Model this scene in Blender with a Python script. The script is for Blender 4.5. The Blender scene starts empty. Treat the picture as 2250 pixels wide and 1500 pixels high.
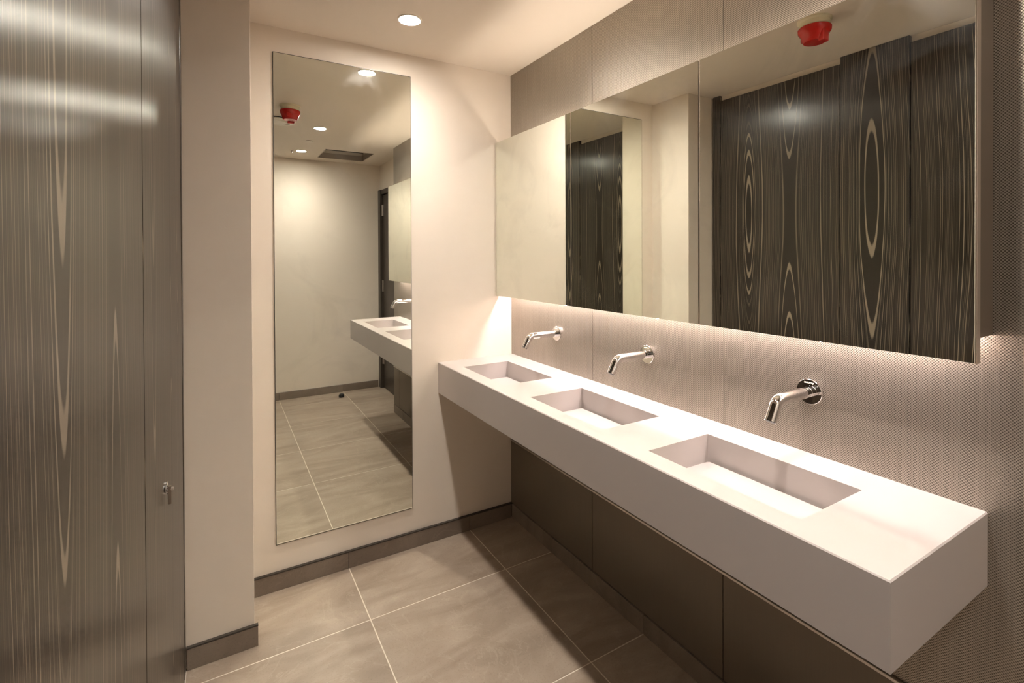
import bpy, bmesh, math, random
from mathutils import Vector, Matrix
random.seed(4)
S = bpy.context.scene
COL = S.collection

# ------------------------------------------------------------------ camera, light, exposure
F, PY = 1090.6, 567.4
yaw, pitch, roll = 0.5332, -0.0069, -0.004
cy, sy = math.cos(yaw), math.sin(yaw)
fw = Vector((sy, cy, 0)); rt = Vector((cy, -sy, 0)); up = Vector((0, 0, 1))
fw, up = fw*math.cos(pitch)+up*math.sin(pitch), up*math.cos(pitch)-fw*math.sin(pitch)
rt, up = rt*math.cos(roll)+up*math.sin(roll), up*math.cos(roll)-rt*math.sin(roll)
cd = bpy.data.cameras.new('camera'); cam = bpy.data.objects.new('camera', cd); COL.objects.link(cam)
cd.sensor_width = 36; cd.lens = F/2250*36; cd.shift_y = -(750-PY)/2250; cd.clip_start = 0.01
M = Matrix((rt, up, -fw)).transposed().to_4x4(); M.translation = Vector((-1.372, -2.3346, 1.4269))
cam.matrix_world = M
S.camera = cam
LAMP = 650.0         # ceiling downlights
STRIP_LOW = 88.0     # strip under the mirror cabinet
STRIP_TOP = 38.0     # strip on top of the mirror cabinet
S.view_settings.view_transform = 'Standard'; S.view_settings.look = 'None'
S.view_settings.gamma = 1; S.view_settings.use_curve_mapping = False
S.view_settings.exposure = 0.5
w = bpy.data.worlds.new('world'); S.world = w; w.use_nodes = True
w.node_tree.nodes['Background'].inputs[0].default_value = (0.9, 0.85, 0.8, 1)
w.node_tree.nodes['Background'].inputs[1].default_value = 0.05
cyc = S.cycles
cyc.max_bounces = 11; cyc.diffuse_bounces = 6; cyc.glossy_bounces = 8
cyc.use_adaptive_sampling = True; cyc.adaptive_threshold = 0.02
cyc.use_guiding = True; cyc.use_surface_guiding = True; cyc.caustics_reflective = True; cyc.blur_glossy = 0.0
cyc.sample_clamp_indirect = 0; cyc.use_denoising = True

# ------------------------------------------------------------------ geometry helpers
def NB(): return bmesh.new()
def box(bm, x0, x1, y0, y1, z0, z1, bev=0.0, seg=1):
    b = bmesh.new()
    vs = [b.verts.new((x, y, z)) for x in sorted((x0, x1)) for y in sorted((y0, y1)) for z in sorted((z0, z1))]
    for f in ((0,1,3,2),(4,6,7,5),(0,4,5,1),(2,3,7,6),(0,2,6,4),(1,5,7,3)):
        b.faces.new([vs[i] for i in f])
    if bev: bmesh.ops.bevel(b, geom=b.edges[:], offset=bev, segments=seg, affect='EDGES', profile=0.5)
    me = bpy.data.meshes.new('tmp'); b.to_mesh(me); b.free(); bm.from_mesh(me); bpy.data.meshes.remove(me)
    return bm
def lathe(bm, prof, centre, axis='z', seg=40, smooth=True):
    """prof: (radius, height) pairs revolved about an axis through centre"""
    rings = []
    for r, h in prof:
        ring = []
        for i in range(seg):
            a = 2*math.pi*i/seg
            u, v = r*math.cos(a), r*math.sin(a)
            p = {'z': (u, v, h), 'x': (h, u, v), 'y': (u, h, v)}[axis]
            ring.append(bm.verts.new(Vector(centre)+Vector(p)))
        rings.append(ring)
    for a, b in zip(rings, rings[1:]):
        for i in range(seg):
            f = bm.faces.new((a[i], a[(i+1) % seg], b[(i+1) % seg], b[i])); f.smooth = smooth
    for ring in (rings[0], rings[-1]):
        if (ring[0].co-ring[seg//2].co).length > 1e-5:
            try: bm.faces.new(ring)
            except ValueError: pass
    bmesh.ops.recalc_face_normals(bm, faces=bm.faces[:])
    return bm
def tube(bm, pts, rads, seg=24, cap=True):
    pts = [Vector(p) for p in pts]; rings = []
    n0 = Vector((0, 1, 0))
    for i, p in enumerate(pts):
        t = (pts[min(i+1, len(pts)-1)]-pts[max(i-1, 0)]).normalized()
        a = (n0-t*n0.dot(t)).normalized(); b = t.cross(a)
        rings.append([bm.verts.new(p+(a*math.cos(2*math.pi*k/seg)+b*math.sin(2*math.pi*k/seg))*rads[i]) for k in range(seg)])
    for a, b in zip(rings, rings[1:]):
        for i in range(seg):
            f = bm.faces.new((a[i], a[(i+1) % seg], b[(i+1) % seg], b[i])); f.smooth = True
    if cap:
        bm.faces.new(rings[0]); bm.faces.new(rings[-1])
    bmesh.ops.recalc_face_normals(bm, faces=bm.faces[:])
    return bm
def wloc(o):
    v = Vector((0, 0, 0))
    while o: v = v+o.location; o = o.parent
    return v
def obj(name, bm, mat, parent=None, origin=None, mesh=None):
    """bm in world coordinates -> object with its origin at the bottom centre"""
    if origin is None:
        xs = [v.co.x for v in bm.verts]; ys = [v.co.y for v in bm.verts]; zs = [v.co.z for v in bm.verts]
        origin = Vector(((min(xs)+max(xs))/2, (min(ys)+max(ys))/2, min(zs)))
    origin = Vector(origin)
    bmesh.ops.translate(bm, verts=bm.verts[:], vec=-origin)
    me = bpy.data.meshes.new(name); bm.to_mesh(me); bm.free()
    me.materials.append(mat)
    if any(p.use_smooth for p in me.polygons): me.set_sharp_from_angle(angle=math.radians(28))
    o = bpy.data.objects.new(name, me); COL.objects.link(o)
    o.location = origin-wloc(parent) if parent else origin
    if parent: o.parent = parent
    return o
def tag(o, label, cat, group=None):
    o['label'] = label; o['category'] = cat
    if group: o['group'] = group
    return o
def thing(name, loc, label, cat, group=None):
    o = bpy.data.objects.new(name, None); COL.objects.link(o); o.location = loc
    o.empty_display_size = 0.05
    return tag(o, label, cat, group)
def struct(o): o['kind'] = 'structure'; return o
def B(x0, x1, y0, y1, z0, z1, bev=0.0, seg=1): return box(NB(), x0, x1, y0, y1, z0, z1, bev, seg)

# ------------------------------------------------------------------ materials
class NT:
    def __init__(s, name):
        s.m = bpy.data.materials.new(name); s.m.use_nodes = True
        s.t = s.m.node_tree; s.b = s.t.nodes['Principled BSDF']; s.o = s.t.nodes['Material Output']
    def node(s, ty, **kw):
        n = s.t.nodes.new(ty)
        for k, v in kw.items(): setattr(n, k, v)
        return n
    def put(s, sock, v):
        if isinstance(v, bpy.types.NodeSocket): s.t.links.new(v, sock)
        elif isinstance(v, (tuple, list)) and len(v) == 3 and sock.type == 'RGBA': sock.default_value = (*v, 1)
        else: sock.default_value = v
    def math(s, op, a, b=0.0, c=0.0, clamp=False):
        n = s.node('ShaderNodeMath', operation=op); n.use_clamp = clamp
        s.put(n.inputs[0], a); s.put(n.inputs[1], b)
        if op in ('MULTIPLY_ADD',): s.put(n.inputs[2], c)
        return n.outputs[0]
    def pos(s):
        g = s.node('ShaderNodeNewGeometry'); x = s.node('ShaderNodeSeparateXYZ'); s.put(x.inputs[0], g.outputs['Position'])
        return x.outputs[0], x.outputs[1], x.outputs[2]
    def vec(s, x, y, z):
        n = s.node('ShaderNodeCombineXYZ'); s.put(n.inputs[0], x); s.put(n.inputs[1], y); s.put(n.inputs[2], z); return n.outputs[0]
    def noise(s, vec, scale=1.0, detail=3.0, rough=0.5, dist=0.0, dims='3D', w=None):
        n = s.node('ShaderNodeTexNoise', noise_dimensions=dims)
        if dims != '1D': s.put(n.inputs['Vector'], vec)
        else: s.put(n.inputs['W'], w)
        n.inputs['Scale'].default_value = scale; n.inputs['Detail'].default_value = detail
        n.inputs['Roughness'].default_value = rough; n.inputs['Distortion'].default_value = dist
        return n.outputs['Fac'] if 'Fac' in n.outputs else n.outputs[0]
    def ramp(s, f, stops, interp='LINEAR'):
        n = s.node('ShaderNodeValToRGB'); s.put(n.inputs[0], f); cr = n.color_ramp; cr.interpolation = interp
        while len(cr.elements) < len(stops): cr.elements.new(0.5)
        for e, (p, c) in zip(cr.elements, stops):
            e.position = p; e.color = (*c, 1) if isinstance(c, (tuple, list)) else (c, c, c, 1)
        return n.outputs[0]
    def mix(s, f, a, b, mode='MIX'):
        n = s.node('ShaderNodeMix', data_type='RGBA', blend_type=mode)
        s.put(n.inputs[0], f); s.put(n.inputs[6], a); s.put(n.inputs[7], b); return n.outputs[2]
    def bump(s, h, strength=0.2, dist=0.001):
        n = s.node('ShaderNodeBump'); n.inputs['Strength'].default_value = strength; n.inputs['Distance'].default_value = dist
        s.put(n.inputs['Height'], h); s.put(s.b.inputs['Normal'], n.outputs[0])
    def set(s, **kw):
        for k, v in kw.items(): s.put(s.b.inputs[k.replace('_', ' ')], v)
        return s

def plain(name, col, rough=0.5, metal=0.0, spec=0.5, tex=0.0, scale=30):
    n = NT(name); n.set(Roughness=rough, Metallic=metal)
    n.b.inputs['Specular IOR Level'].default_value = spec
    if tex:
        x, y, z = n.pos(); f = n.noise(n.vec(x, y, z), scale, 4)
        n.set(Base_Color=n.mix(n.math('MULTIPLY', f, tex), col, tuple(c*0.6 for c in col)))
        n.bump(f, 0.05, 0.001)
    else: n.set(Base_Color=col)
    return n.m
def emis(name, col, strength):
    n = NT(name); n.set(Base_Color=(0.8, 0.8, 0.8))
    n.put(n.b.inputs['Emission Color'], col); n.b.inputs['Emission Strength'].default_value = strength
    return n.m

def paint(name, col):
    n = NT(name); x, y, z = n.pos(); v = n.vec(x, y, z)
    f = n.noise(v, 1.6, 3); g = n.noise(v, 420, 2)
    n.set(Base_Color=n.mix(n.math('MULTIPLY', f, 0.22), col, tuple(c*0.82 for c in col)), Roughness=0.55)
    n.b.inputs['Specular IOR Level'].default_value = 0.25
    n.bump(g, 0.08, 0.0006)
    return n.m
PAINT = paint('cream_wall_paint', (0.80, 0.72, 0.625))
CEIL = paint('cream_ceiling_paint', (0.80, 0.72, 0.625))

def tile_mat(name, k):
    n = NT(name); x, y, z = n.pos()
    oi = n.node('ShaderNodeObjectInfo'); r = n.math('MULTIPLY', oi.outputs['Random'], 37.0)
    v = n.vec(n.math('ADD', x, r), n.math('ADD', y, r), z)
    big = n.noise(n.vec(n.math('MULTIPLY', n.math('ADD', x, r), 1.0), n.math('MULTIPLY', n.math('ADD', y, r), 3.2), z), 1.7, 5, 0.55, 1.4)
    fine = n.noise(v, 160, 3, 0.6); mid = n.noise(v, 9, 6, 0.62, 0.6)
    c0, c1, c2 = (0.265*k, 0.205*k, 0.157*k), (0.36*k, 0.287*k, 0.224*k), (0.43*k, 0.355*k, 0.285*k)
    base = n.ramp(big, [(0.30, c0), (0.52, c1), (0.75, c2)])
    vn = n.noise(v, 2.6, 5, 0.6, 2.0)
    vein = n.ramp(n.math('ABSOLUTE', n.math('SUBTRACT', vn, 0.5)), [(0.0, 1.0), (0.012, 0.0)])
    base = n.mix(n.math('MULTIPLY', vein, 0.28), base, (0.5*k, 0.42*k, 0.33*k))
    base = n.mix(n.ramp(mid, [(0.35, 0.35), (0.6, 0.0)]), base, c0)
    base = n.mix(n.ramp(fine, [(0.25, 0.4), (0.45, 0.0)]), base, (0.16*k, 0.12*k, 0.09*k))
    n.set(Base_Color=base, Roughness=n.ramp(mid, [(0.3, 0.34), (0.7, 0.46)]))
    n.b.inputs['Specular IOR Level'].default_value = 0.45
    n.bump(fine, 0.12, 0.0006)
    return n.m
TILE = tile_mat('taupe_stone_tile', 1.0)
SKIRT = tile_mat('shaded_taupe_skirting_tile', 0.62)  # same tile as the floor, weaker light on upright faces put into its colour
GROUT = plain('pale_grout', (0.78, 0.70, 0.60), 0.85, tex=0.3)

def weave(name, c_hi, c_lo, metal, rough, dots=True):
    n = NT(name); x, y, z = n.pos()
    tau = 2*math.pi
    a = n.math('SINE', n.math('MULTIPLY', n.math('SUBTRACT', y, x), tau/0.0058))
    b = n.math('SINE', n.math('MULTIPLY', z, tau/0.0062))
    d = n.math('MULTIPLY_ADD', n.math('MULTIPLY', a, b), 0.5, 0.5)
    streak = n.noise(n.vec(0.0, n.math('MULTIPLY', y, 260.0), n.math('MULTIPLY', z, 5.0)), 1.0, 3)
    cloud = n.noise(n.vec(0.0, y, z), 2.2, 3)
    k = n.ramp(d, [(0.22, 0.0), (0.62, 1.0)]) if dots else 0.75
    col = n.mix(k, c_lo, c_hi)
    col = n.mix(n.ramp(streak, [(0.35, 0.22), (0.65, 0.0)]), col, c_lo)
    col = n.mix(n.math('MULTIPLY', cloud, 0.15), col, c_lo)
    n.set(Base_Color=col, Metallic=metal, Roughness=rough)
    if dots: n.bump(d, 0.35, 0.0008)
    else: n.bump(streak, 0.05, 0.0005)
    return n.m
WEAVE = weave('champagne_woven_metallic_wallcovering', (0.56, 0.505, 0.435), (0.13, 0.112, 0.092), 0.7, 0.36)
DARKPANEL = weave('dark_bronze_panel_laminate', (0.20, 0.165, 0.125), (0.15, 0.122, 0.092), 0.35, 0.36, dots=False)

def wood(name, ye, lam, zc, k=0.85, seed=0.0, lo=-3, hi=1, sl=1, sh=1, rings=((0.033, 0.010), (0.095, 0.010), (0.145, 0.007), (2.07, 0.010), (2.195, 0.009)), quiet=0.17):
    """crown-cut veneer: contour lines of a height field with ellipses at y=ye and saddles at ye+-lam"""
    n = NT(name); x, y, z = n.pos()
    wob = n.noise(n.vec(seed, n.math('MULTIPLY', y, 7.0), n.math('MULTIPLY', z, 1.1)), 1.0, 3, 0.5)
    fib = n.noise(n.vec(seed, n.math('MULTIPLY', y, 500.0), n.math('MULTIPLY', z, 7.0)), 1.0, 3, 0.6)
    jit = n.noise(n.vec(seed, n.math('MULTIPLY', y, 60.0), n.math('MULTIPLY', z, 9.0)), 1.0, 2, 0.5)
    ys = n.math('ADD', y, n.math('MULTIPLY', n.math('SUBTRACT', wob, 0.5), 0.022))
    ys = n.math('ADD', ys, n.math('MULTIPLY', n.math('SUBTRACT', jit, 0.5), 0.0016))
    u = n.math('MULTIPLY', n.math('SUBTRACT', ys, ye), math.pi/lam)
    ulo = n.math('MINIMUM', n.math('SUBTRACT', u, lo*math.pi/2), 0.0); uhi = n.math('MAXIMUM', n.math('SUBTRACT', u, hi*math.pi/2), 0.0)
    uc = n.math('MINIMUM', n.math('MAXIMUM', u, lo*math.pi/2), hi*math.pi/2)
    sy_ = n.math('SUBTRACT', 1.0, n.math('COSINE', uc)); core = sy_
    sy_ = n.math('ADD', sy_, n.math('ADD', n.math('MULTIPLY', ulo, float(sl)), n.math('MULTIPLY', uhi, float(sh))))
    tz = n.math('MULTIPLY', n.math('SUBTRACT', 1.0, n.math('COSINE', n.math('MULTIPLY', n.math('SUBTRACT', z, zc), math.pi/0.92))), k*0.1715)
    phi = n.math('ADD', sy_, tz); core = n.math('ADD', core, tz)
    # contour bands of the field -> pale lines, few and bold rings in the figures
    def band(fac, namp, nsc, sd, stops):
        q = n.math('ADD', n.math('MULTIPLY', phi, fac), n.math('MULTIPLY', n.noise(None, nsc, 2, 0.5, dims='1D', w=n.math('ADD', phi, sd+seed)), namp))
        return n.ramp(n.math('FRACT', q), stops)
    amp = n.ramp(n.noise(None, 9.0, 1, 0.5, dims='1D', w=n.math('ADD', phi, 7.7+seed)), [(0.36, 0.30), (0.56, 1.0)])
    l1 = n.math('MULTIPLY', band(9.5, 4.0, 2.2, 3.1, [(0.0, 0.0), (0.05, 1.0), (0.14, 1.0), (0.20, 0.0)]), amp)
    l2 = n.math('MULTIPLY', band(23.0, 5.0, 3.0, 5.3, [(0.0, 0.0), (0.06, 1.0), (0.13, 1.0), (0.24, 0.0)]), 0.28)
    gate = n.math('MULTIPLY', n.ramp(n.math('MULTIPLY', core, 0.25), [(quiet*0.25-0.001, 0.0), (quiet*0.25, 1.0)]), n.ramp(n.math('MULTIPLY', core, 0.25), [(0.485, 1.0), (0.487, 0.0)]))
    l12 = n.math('MULTIPLY', n.math('MAXIMUM', l1, l2), gate)
    rg = None
    for c_, w_ in rings:
        t_ = n.ramp(n.math('MULTIPLY', n.math('ABSOLUTE', n.math('SUBTRACT', core, c_)), 10.0), [(w_*6, 1.0), (w_*10, 0.0)])
        rg = t_ if rg is None else n.math('MAXIMUM', rg, t_)
    line = n.math('MAXIMUM', l12, rg)
    shade = n.noise(None, 1.9, 2, 0.5, dims='1D', w=n.math('ADD', phi, 1.3+seed))
    dark = n.mix(n.ramp(shade, [(0.35, 0.0), (0.65, 1.0)]), (0.013, 0.009, 0.006), (0.029, 0.0195, 0.0125))
    dark = n.mix(n.math('MULTIPLY', fib, 0.5), dark, (0.011, 0.008, 0.006))
    col = n.mix(n.math('MULTIPLY', line, 0.66), dark, (0.38, 0.31, 0.23))
    n.set(Base_Color=col, Roughness=0.30)
    n.b.inputs['Specular IOR Level'].default_value = 0.5
    n.b.inputs['Anisotropic'].default_value = 0.75
    n.b.inputs['Coat Weight'].default_value = 0.3; n.b.inputs['Coat Roughness'].default_value = 0.22; n.b.inputs['Coat IOR'].default_value = 1.6
    tg = n.node('ShaderNodeTangent', direction_type='RADIAL', axis='Z'); n.put(n.b.inputs['Tangent'], tg.outputs[0])
    n.bump(fib, 0.10, 0.0004)
    return n.m

def mirror_mat():
    n = NT('silvered_mirror_glass'); x, y, z = n.pos(); v = n.vec(x, y, z)
    g = n.node('ShaderNodeBsdfGlossy'); g.inputs['Color'].default_value = (0.87, 0.895, 0.825, 1); g.inputs['Roughness'].default_value = 0.0
    d = n.node('ShaderNodeBsdfGlossy'); d.inputs['Color'].default_value = (0.6, 0.6, 0.58, 1); d.inputs['Roughness'].default_value = 0.35
    sm = n.ramp(n.noise(v, 3.5, 5, 0.6, 1.5), [(0.52, 0.0), (0.78, 0.10)])
    m = n.node('ShaderNodeMixShader'); n.put(m.inputs[0], sm); n.put(m.inputs[1], g.outputs[0]); n.put(m.inputs[2], d.outputs[0])
    n.put(n.o.inputs[0], m.outputs[0]); return n.m
MIRROR = mirror_mat()
CHROME = plain('polished_chrome', (0.82, 0.81, 0.81), 0.05, 1.0)
STEEL = plain('brushed_steel', (0.62, 0.58, 0.54), 0.3, 1.0)
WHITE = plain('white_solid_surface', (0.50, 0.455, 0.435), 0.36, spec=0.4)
CHAMP = plain('champagne_metal', (0.50, 0.42, 0.35), 0.38, 0.6)
BRONZE = plain('bronze_cabinet_side', (0.20, 0.16, 0.125), 0.42, 0.5)
DARKEDGE = plain('dark_mirror_edge', (0.05, 0.045, 0.04), 0.3, 0.3)
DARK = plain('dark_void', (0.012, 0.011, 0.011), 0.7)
SHADOWGAP = plain('dark_shadow_gap_strip', (0.05, 0.04, 0.032), 0.6)
CREAMPL = plain('cream_plastic', (0.72, 0.66, 0.50), 0.4)
WHITEPL = plain('white_plastic', (0.78, 0.73, 0.64), 0.4)
RED = plain('red_plastic', (0.50, 0.014, 0.010), 0.2)
BLACKRUB = plain('black_rubber', (0.015, 0.015, 0.016), 0.35)
TEXTINK = plain('pale_engraved_lettering', (0.86, 0.80, 0.66), 0.5)
ENTRY = plain('dark_entrance_door_paint', (0.060, 0.047, 0.036), 0.4, tex=0.3)
CONCRETE = plain('void_render', (0.25, 0.2, 0.16), 0.9)
def lamp_mat():
    n = NT('downlight_glow'); n.set(Base_Color=(0.8, 0.8, 0.8)); n.put(n.b.inputs['Emission Color'], (1.0, 0.925, 0.845))
    g = n.node('ShaderNodeNewGeometry'); d = n.node('ShaderNodeVectorMath', operation='DOT_PRODUCT')
    n.put(d.inputs[0], g.outputs['Normal']); n.put(d.inputs[1], g.outputs['Incoming'])
    c3 = n.math('POWER', n.math('ABSOLUTE', d.outputs['Value']), 3.0)        # the reflector's beam: strongest straight down
    n.put(n.b.inputs['Emission Strength'], n.math('MULTIPLY', n.math('ADD', n.math('MULTIPLY', c3, 1.25), 0.30), LAMP))
    return n.m
LAMPM = lamp_mat()
STRIPL = emis('rosy_led_glow', (1.0, 0.88, 0.86), STRIP_LOW)
STRIPT = emis('warm_led_glow', (1.0, 0.88, 0.75), STRIP_TOP)
WOOD_A = wood('macassar_veneer_first_door', -0.546, 0.241, 1.66)
WOOD_P = wood('macassar_veneer_post', -1.178, 0.26, 1.735, 0.72, 5.0, -1, 1, -1, 1, ((0.059, 0.013), (0.205, 0.014)), 0.25)
WOOD_B = wood('macassar_veneer_second_door', -1.815, 0.230, 1.655, 0.8, 9.0, -1, 3, -1, -1)
WOOD_C = wood('macassar_veneer_third_door', -2.6, 0.24, 1.7, 0.8, 14.0)

# ------------------------------------------------------------------ dimensions
H = 2.4
YR = -3.07            # rear wall
XW = -1.479           # face of the cubicle doors
XE = 0.14             # entrance door plane

# ------------------------------------------------------------------ floor with tiles
floor = struct(obj('floor', B(-1.62, XE+0.02, YR, 0.0, -0.06, -0.0006), GROUT))
xs = [-1.62, -1.480, -0.870, -0.260, XE+0.02]
ys = [0.0, -0.383, -0.984, -1.585, -2.186, -2.787, YR]
shared = {}
for i in range(len(xs)-1):
    for j in range(len(ys)-1):
        a, b_, c, d_ = xs[i], xs[i+1], ys[j+1], ys[j]
        g = 0.0021
        key = (round(b_-a, 3), round(d_-c, 3))
        if key not in shared:
            o = obj('tile', B(a+g, b_-g, c+g, d_-g, -0.0006, 0.0, 0.0004), TILE, floor)
            shared[key] = o
        else:
            o = shared[key].copy(); COL.objects.link(o); o.parent = floor
            o.location = Vector(((a+b_)/2, (c+d_)/2, -0.0006))-floor.location

# ------------------------------------------------------------------ ceiling with a square opening
vx0, vx1, vy0, vy1 = -0.53, -0.085, -2.885, -2.445
bm = NB()
for q in ((-1.62, vx0, YR, 0.0), (vx1, XE+0.02, YR, 0.0), (vx0, vx1, YR, vy0), (vx0, vx1, vy1, 0.0)):
    box(bm, q[0], q[1], q[2], q[3], H, H+0.08)
struct(obj('ceiling', bm, CEIL))

# ------------------------------------------------------------------ walls
struct(obj('wall_back', B(-1.62, 0.12, 0.0, 0.1, 0, H), PAINT))
struct(obj('wall_pillar', B(-1.62, -1.2692, -0.2908, 0.0, 0, H, 0.0012), PAINT))
wl = struct(obj('wall_left', B(-1.75, -1.62, YR, 0.1, 0, H), CONCRETE))
struct(obj('wall_rear', B(-1.62, 0.3, YR-0.1, YR, 0, H), PAINT))
struct(obj('trim_1', B(-1.60, XW-0.022, YR, -0.2908, 2.372, H), PAINT))      # bulkhead above the cubicle doors
wr = struct(obj('wall_right', B(0.008, 0.12, -2.118, 0.0, 0, H), DARKPANEL))
cuts = [0.0, -0.6858, -1.3246, -2.12]
for a, b_ in zip(cuts, cuts[1:]):
    obj('panel', B(0.0, 0.008, a-0.0008, b_+0.0008, 0.425, H, 0.0008), WEAVE, wr)
lcuts = [0.0, -0.6858, -1.3246, -1.963, -2.12]
for a, b_ in zip(lcuts, lcuts[1:]):
    obj('access_panel', B(-0.006, 0.008, a-0.0012, b_+0.0012, 0.078, 0.415, 0.001), DARKPANEL, wr)
obj('panel_trim', B(-0.010, 0.008, -2.12, -0.001, 0.416, 0.4245, 0.001), STEEL, wr)
struct(obj('wall_entrance', B(XE, XE+0.1, YR, -2.12, 2.13, H), PAINT))
struct(obj('trim_2', B(0.008, XE, -2.122, -2.118, 0, H), ENTRY))

# entrance door in the recess past the end of the washstand
door = struct(obj('door_1', B(XE+0.012, XE+0.052, -2.985, -2.165, 0.006, 2.075), ENTRY))
bm = NB()
box(bm, XE-0.02, XE+0.1, YR, -2.99, 0, 2.13); box(bm, XE-0.006, XE+0.1, -2.16, -2.122, 0, 2.13); box(bm, XE-0.006, XE+0.1, -2.99, -2.16, 2.08, 2.13)
obj('door_frame', bm, ENTRY, door)
for hz in (0.26, 1.04, 1.85):
    bm = NB(); box(bm, XE+0.004, XE+0.012, -2.988, -2.962, hz, hz+0.12, 0.001)
    lathe(bm, [(0.006, 0), (0.006, 0.12)], (XE+0.002, -2.985, hz), 'z', 12)
    obj('hinge', bm, STEEL, door)

# ------------------------------------------------------------------ skirtings, tile by tile
def skirting(name, pieces):
    root = None
    for (x0, x1, y0, y1) in pieces[1:]:
        if root is None:
            px = pieces[0]; root = struct(obj(name, B(*px, 0, 0.0735), SHADOWGAP))
        obj('tile', B(x0, x1, y0, y1, 0.0, 0.073, 0.0006), SKIRT, root)
    return root
skirting('baseboard_back', [(-1.2692, -0.001, -0.004, 0.0), (-1.2692, -0.8725, -0.012, -0.004), (-0.8710, -0.262, -0.012, -0.004), (-0.2605, -0.0095, -0.012, -0.004)])
skirting('baseboard_pillar', [(XW+0.002, -1.2692, -0.2948, -0.2908), (XW+0.003, -1.258, -0.3028, -0.2948)])
skirting('baseboard_right', [(0.0, 0.008, -2.12, -0.001)] + [(-0.009, 0.0, b_+0.0008, a-0.0008) for a, b_ in zip([-0.0125, -0.383, -0.984, -1.585], [-0.383, -0.984, -1.585, -2.12])])
skirting('baseboard_rear', [(-1.47, XE-0.03, YR, YR+0.004), (-1.47, -0.8708, YR+0.004, YR+0.012), (-0.8692, -0.2608, YR+0.004, YR+0.012), (-0.2592, XE-0.03, YR+0.004, YR+0.012)])
obj('shadow_strip', B(-1.2692, -0.001, -0.0135, 0.0, 0.0735, 0.0785), SHADOWGAP, bpy.data.objects['baseboard_back'])  # dark strip: the shadow line over the skirting put in as colour
obj('shadow_strip', B(XW+0.002, -1.2575, -0.3035, -0.2908, 0.0735, 0.0785), SHADOWGAP, bpy.data.objects['baseboard_pillar'])

# ------------------------------------------------------------------ wash stand: solid surface trough unit with three basins
VX, VZ, VB, VY = -0.4274, 0.8889, 0.7352, -1.9514
BX0, BX1 = -0.362, -0.116
BY = [(-0.160, -0.553), (-0.755, -1.166), (-1.355, -1.769)]
vanity = thing('washstand', (VX/2, VY/2, VB), 'long white wall-hung washstand with three rectangular sunken basins under the mirror cabinet', 'washbasin')
bm = bmesh.new()
gx = [VX, BX0, BX1, -0.0005]
gy = [-0.0008, BY[0][0], BY[0][1], BY[1][0], BY[1][1], BY[2][0], BY[2][1], VY]
e = 0.0025   # eased edge
gv = {}
def tv(i, j):
    if (i, j) not in gv:
        x = gx[i]+(e if i == 0 else 0); y = gy[j]+(e if j == len(gy)-1 else 0)
        gv[i, j] = bm.verts.new((x, y, VZ))
    return gv[i, j]
for i in range(3):
    for j in range(len(gy)-1):
        if i == 1 and j in (1, 3, 5): continue
        bm.faces.new((tv(i, j), tv(i, j+1), tv(i+1, j+1), tv(i+1, j)))
# outer perimeter going down
top = [(0, j) for j in range(len(gy))] + [(i, len(gy)-1) for i in (1, 2, 3)] + [(3, j) for j in range(len(gy)-2, -1, -1)] + [(2, 0), (1, 0)]
mid = [bm.verts.new((gx[i], gy[j], VZ-e)) for i, j in top]
low = [bm.verts.new((gx[i], gy[j], VB)) for i, j in top]
n_ = len(top)
for k in range(n_):
    a, b_ = k, (k+1) % n_
    bm.faces.new((tv(*top[a]), mid[a], mid[b_], tv(*top[b_]))); bm.faces.new((mid[a], low[a], low[b_], mid[b_]))
bm.faces.new(low)
bmesh.ops.recalc_face_normals(bm, faces=bm.faces[:])
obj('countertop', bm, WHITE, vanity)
for (ya, yb) in BY:
    bm = bmesh.new(); zb = VZ-0.083; zf = VZ-0.079
    t = [bm.verts.new(p) for p in ((BX0, ya, VZ), (BX1, ya, VZ), (BX1, yb, VZ), (BX0, yb, VZ))]
    l = [bm.verts.new(p) for p in ((BX0, ya, zf), (BX1, ya, zb), (BX1, yb, zb), (BX0, yb, zf))]
    for k in range(4): bm.faces.new((t[k], t[(k+1) % 4], l[(k+1) % 4], l[k]))
    bm.faces.new(l)
    bmesh.ops.recalc_face_normals(bm, faces=bm.faces[:])
    bmesh.ops.reverse_faces(bm, faces=bm.faces[:])
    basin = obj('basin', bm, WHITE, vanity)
    # raised drain cover leaving a slot at the back and both ends
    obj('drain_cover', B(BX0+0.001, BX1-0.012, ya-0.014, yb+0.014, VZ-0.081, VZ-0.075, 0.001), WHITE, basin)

# ------------------------------------------------------------------ wall taps
def make_text(s, size, loc, parent):
    cu = bpy.data.curves.new('lettering', 'FONT'); cu.body = s; cu.size = size; cu.extrude = 0.0002; cu.align_x = 'CENTER'; cu.align_y = 'CENTER'
    tmp = bpy.data.objects.new('t', cu); COL.objects.link(tmp)
    bpy.context.view_layer.update()
    me = bpy.data.meshes.new_from_object(tmp.evaluated_get(bpy.context.evaluated_depsgraph_get()))
    bpy.data.objects.remove(tmp); bpy.data.curves.remove(cu)
    # text plane faces -x, reading direction -y (left to right seen from the room)
    Mx = Matrix(((0, 0, -1, 0), (-1, 0, 0, 0), (0, 1, 0, 0), (0, 0, 0, 1)))
    me.transform(Mx); me.materials.clear(); me.materials.append(TEXTINK)
    o = bpy.data.objects.new('lettering', me); COL.objects.link(o); o.parent = parent; o.location = Vector(loc)-wloc(parent)
    return o
TZ = 1.056
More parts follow.
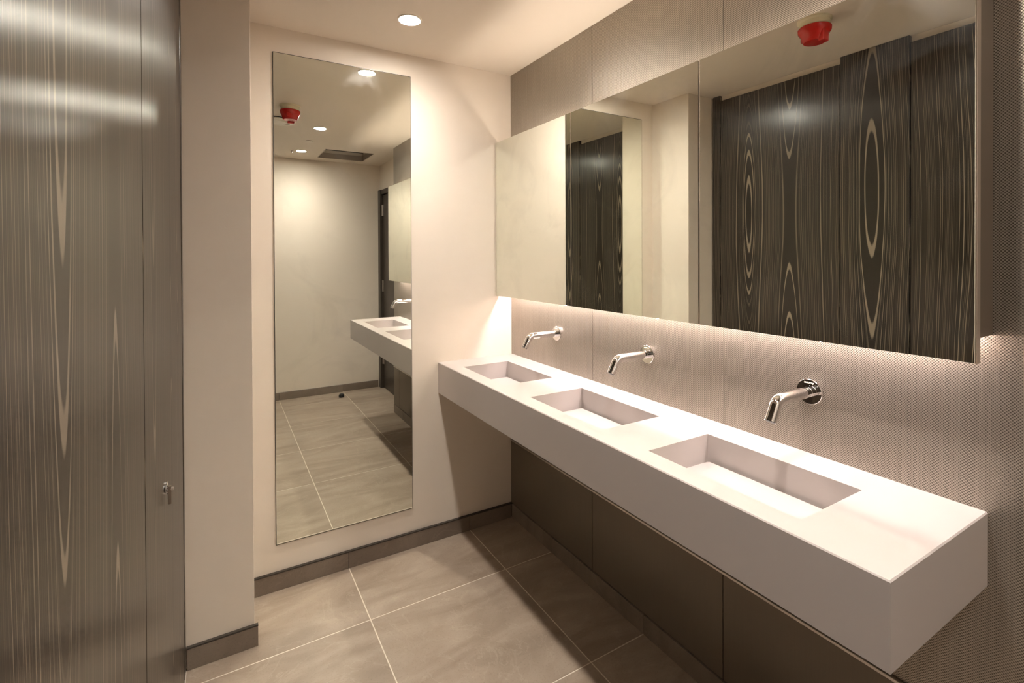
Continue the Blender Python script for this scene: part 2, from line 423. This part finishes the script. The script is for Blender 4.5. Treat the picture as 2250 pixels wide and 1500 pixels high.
def make_tap(y, label):
    t = thing('wall_tap', (0, y, TZ), label, 'tap', 'chrome spouts above the washstand')
    bm = lathe(NB(), [(0.0001, -0.0075), (0.0325, -0.0075), (0.0336, -0.0064), (0.0336, 0.0), (0.0001, 0.0)], (0, y, TZ), 'x', 56)
    plate = obj('wall_plate', bm, CHROME, t, origin=(0, y, TZ))
    make_text('autotap', 0.0085, (-0.0078, y, TZ+0.0245), plate)
    obj('collar', lathe(NB(), [(0.0138, -0.034), (0.0138, -0.018), (0.0134, -0.0175), (0.0134, -0.0165), (0.0138, -0.016), (0.0138, -0.0075)], (0, y, TZ), 'x', 40), CHROME, t, origin=(0, y, TZ))
    # spout: straight run, mitred bend, short angled outlet
    pts = [(-0.033, y, TZ), (-0.12, y, TZ)]
    bx, bz, R = -0.138, TZ, 0.026
    th = math.radians(60)
    for k in range(1, 13):
        a = th*k/12
        pts.append((bx-R*math.sin(a), y, bz-R*(1-math.cos(a))))
    ex, _, ez = pts[-1]
    pts.append((ex-math.cos(th)*0.043, y, ez-math.sin(th)*0.043))
    obj('spout', tube(NB(), pts, [0.0149]*len(pts), 32), CHROME, t, origin=(0, y, TZ))
    p = Vector(pts[-1]); d = (Vector(pts[-1])-Vector(pts[-2])).normalized()
    obj('outlet', tube(NB(), [p, p+d*0.0008], [0.0118, 0.0118], 24), BLACKRUB, t, origin=p)
    return t
make_tap(-0.428, 'chrome bent wall spout on a round plate, farthest, nearest the cream back wall')
make_tap(-1.003, 'chrome bent wall spout on a round plate, middle of the three above the washstand')
make_tap(-1.592, 'large near chrome wall spout above the basin closest to the camera')

# ------------------------------------------------------------------ mirror cabinet
cz0, cz1 = 1.2085, 2.0245
cab = thing('mirror_cabinet', (-0.04, -0.98, cz0), 'long wall cabinet with three mirrored doors above the washstand', 'cabinet')
obj('cabinet_body', B(-0.0735, -0.0005, -1.9585, -0.003, 1.258, 1.978, 0.0008), BRONZE, cab)
dy = [-0.0015, -0.6629, -1.3095, -1.9614]
for a, b_ in zip(dy, dy[1:]):
    y1, y0 = a-0.0012, b_+0.0012
    d = obj('door', B(-0.0925, -0.0745, y0, y1, cz0, cz1, 0.0006), CHAMP, cab)
    obj('mirror_glass', B(-0.0974, -0.0927, y0+0.0016, y1-0.0016, cz0+0.0012, cz1-0.0012, 0.0006), MIRROR, d)
obj('led_strip', B(-0.056, -0.046, -1.91, -0.08, 1.252, 1.2575), STRIPL, cab)['label'] = 'rosy white light strip under the cabinet'
obj('led_strip', B(-0.042, -0.032, -1.90, -0.20, 1.9785, 1.984), STRIPT, cab)['label'] = 'warm light strip on top of the cabinet'

# ------------------------------------------------------------------ tall wall mirror
tm = thing('wall_mirror', (-0.868, -0.004, 0.1941), 'tall frameless mirror on the cream back wall between pillar and washstand', 'mirror')
obj('backing', B(-1.1716, -0.5648, -0.0045, -0.0002, 0.1915, 2.2936), DARKEDGE, tm)
obj('mirror_glass', B(-1.1690, -0.5673, -0.0065, -0.0037, 0.1947, 2.2908, 0.0004), MIRROR, tm)

# ------------------------------------------------------------------ cubicle doors and posts (dark veneer)
XB = XW-0.03
def leafbox(y0, y1, z1, x=XW): return B(XB, x, y0, y1, 0.008, z1, 0.0012)
tag(obj('cubicle_post', leafbox(-0.3535, -0.3045, 2.399), WOOD_A), 'narrow dark striped wood post beside the cream pillar, seen in the mirror', 'partition')
c1 = thing('cubicle_door', (XB, -0.7, 0), 'dark striped wood cubicle door with small chrome lock, next to the cream pillar', 'door', 'wooden cubicle doors')
obj('door_leaf', leafbox(-1.0365, -0.3565, 2.366, XW-0.0015), WOOD_A, c1)
ly, lz = -1.006, 0.916
lk = obj('lock', lathe(NB(), [(0.0001, 0.0075), (0.0125, 0.0075), (0.0135, 0.0062), (0.0135, 0.0)], (XW-0.0015, ly, lz), 'x', 32), CHROME, c1)
bm = B(XW+0.006, XW+0.0125, ly-0.004, ly+0.004, lz-0.036, lz+0.004, 0.001)
obj('turn_lever', bm, BRONZE, lk)
obj('turn_knob', lathe(NB(), [(0.004, 0.006), (0.004, 0.0155), (0.0034, 0.0165), (0.0001, 0.0165)], (XW, ly, lz-0.004), 'x', 20), STEEL, lk)
tag(obj('cubicle_post', leafbox(-1.3265, -1.0395, 2.399), WOOD_P), 'wide dark wood panel with one pale oval grain figure, between the two cubicle doors', 'partition')
c2 = thing('cubicle_door', (XB, -1.67, 0), 'nearest dark striped wood cubicle door filling the left edge of the photo', 'door', 'wooden cubicle doors')
obj('door_leaf', leafbox(-2.009, -1.3315, 2.366), WOOD_B, c2)
tag(obj('cubicle_post', leafbox(-2.30, -2.013, 2.399), WOOD_C), 'dark wood panel past the nearest cubicle door, beside the camera', 'partition')
c3 = thing('cubicle_door', (XB, -2.66, 0), 'dark striped wood cubicle door nearest the rear wall', 'door', 'wooden cubicle doors')
obj('door_leaf', leafbox(-3.0, -2.303, 2.366), WOOD_C, c3)

# ------------------------------------------------------------------ ceiling fittings
def downlight(x, y, label):
    t = thing('downlight', (x, y, H), label, 'ceiling light', 'round recessed ceiling downlights')
    obj('bezel', lathe(NB(), [(0.050, 0.0), (0.050, -0.003), (0.0445, -0.0045), (0.040, -0.002), (0.040, 0.0)], (x, y, H), 'z', 40), WHITEPL, t)
    obj('lamp_disc', lathe(NB(), [(0.0001, -0.0022), (0.0385, -0.0022), (0.0385, -0.0006), (0.0001, -0.0006)], (x, y, H), 'z', 32), LAMPM, t)
downlight(-0.687, -0.350, 'glowing round downlight in the ceiling in front of the tall mirror')
downlight(-0.700, -1.696, 'glowing round downlight seen mid-ceiling in the tall mirror, next to the red alarm')
downlight(-0.709, -2.640, 'glowing round downlight near the rear wall, lowest in the tall mirror')

ax, ay = -0.968, -1.19
al = thing('alarm_sounder', (ax, ay, H), 'red ceiling alarm sounder on a cream round base, seen in the mirrors', 'alarm')
obj('base', lathe(NB(), [(0.064, 0.0), (0.064, -0.006), (0.056, -0.012), (0.0575, -0.028), (0.055, -0.032), (0.0001, -0.032)], (ax, ay, H), 'z', 40), CREAMPL, al)
bm = lathe(NB(), [(0.0001, -0.032), (0.059, -0.032), (0.062, -0.036), (0.061, -0.050), (0.056, -0.058), (0.051, -0.066), (0.047, -0.084), (0.041, -0.093), (0.0001, -0.096)], (ax, ay, H), 'z', 48)
hb = obj('sounder_body', bm, RED, al)
obj('sounder_horn', B(ax-0.012, ax+0.030, ay-0.052, ay-0.028, H-0.104, H-0.05, 0.006, 3), RED, hb)
obj('sounder_horn', B(ax-0.030, ax+0.012, ay+0.030, ay+0.054, H-0.082, H-0.045, 0.006, 3), RED, hb)

vx, vy = -1.005, -1.602
rv = thing('round_vent', (vx, vy, H), 'round white ceiling vent behind the red alarm in the tall mirror', 'vent')
obj('flange', lathe(NB(), [(0.110, -0.006), (0.116, -0.007), (0.116, -0.010), (0.110, -0.014), (0.085, -0.016), (0.078, -0.006)], (vx, vy, H), 'z', 48), WHITEPL, rv)
obj('centre_disc', lathe(NB(), [(0.066, -0.004), (0.068, -0.012), (0.062, -0.018), (0.0001, -0.019)], (vx, vy, H), 'z', 48), WHITEPL, rv)
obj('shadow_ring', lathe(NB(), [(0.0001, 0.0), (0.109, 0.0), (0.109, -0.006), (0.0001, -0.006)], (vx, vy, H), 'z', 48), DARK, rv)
sp = thing('sprinkler_cover', (-0.703, -2.187, H), 'small round white cover plate in the ceiling between two downlights', 'sprinkler')
obj('cover_plate', lathe(NB(), [(0.033, -0.004), (0.034, -0.0055), (0.030, -0.007), (0.0001, -0.0075)], (-0.703, -2.187, H), 'z', 32), WHITEPL, sp)
obj('gap_ring', lathe(NB(), [(0.0001, 0.0), (0.028, 0.0), (0.028, -0.004), (0.0001, -0.004)], (-0.703, -2.187, H), 'z', 32), DARK, sp)
tag(obj('ceiling_sensor', lathe(NB(), [(0.012, 0.0), (0.012, -0.004), (0.007, -0.009), (0.005, -0.02), (0.0001, -0.022)], (-0.782, -2.675, H), 'z', 24), STEEL),
    'tiny metal ceiling sensor beside the downlight nearest the rear wall', 'sensor')

# square ceiling opening with metal upstand and pipes above
hv = thing('ceiling_grille', ((vx0+vx1)/2, (vy0+vy1)/2, H), 'square open ceiling hatch with beige upstands and dark void, in the tall mirror', 'vent')
bm = NB(); t_ = 0.006
box(bm, vx0+0.0005, vx0+t_, vy0+0.0005, vy1-0.0005, H-0.002, H+0.05); box(bm, vx1-t_, vx1-0.0005, vy0+0.0005, vy1-0.0005, H-0.002, H+0.05)
box(bm, vx0+t_, vx1-t_, vy0+0.0005, vy0+t_, H-0.002, H+0.05); box(bm, vx0+t_, vx1-t_, vy1-t_, vy1-0.0005, H-0.002, H+0.05)
obj('upstand', bm, CHAMP, hv)
bm = NB(); box(bm, vx0-0.1, vx1+0.1, vy0-0.1, vy1+0.1, H+0.36, H+0.37)
for q in ((vx0-0.1, vx0-0.09, vy0-0.1, vy1+0.1), (vx1+0.09, vx1+0.1, vy0-0.1, vy1+0.1), (vx0-0.1, vx1+0.1, vy0-0.1, vy0-0.09), (vx0-0.1, vx1+0.1, vy1+0.09, vy1+0.1)):
    box(bm, *q, H+0.081, H+0.36)
obj('void_box', bm, DARK, hv)
for k, (px, pz) in enumerate(((-0.16, H+0.15), (-0.22, H+0.19))):
    pts = [(vx0-0.05+0.06*i, vy0+0.12+0.1*k+0.018*i, pz+0.012*math.sin(i*0.8)) for i in range(9)]
    obj('pipe', tube(NB(), pts, [0.012]*9, 12), STEEL, hv)

# door stop on the floor by the rear wall
tag(obj('door_stop', lathe(NB(), [(0.026, 0.0), (0.027, 0.010), (0.026, 0.022), (0.021, 0.031), (0.012, 0.036), (0.0001, 0.037)], (-0.318, -2.86, 0.0), 'z', 28), BLACKRUB),
    'small black rubber dome door stop on the floor by the rear skirting', 'door stop')
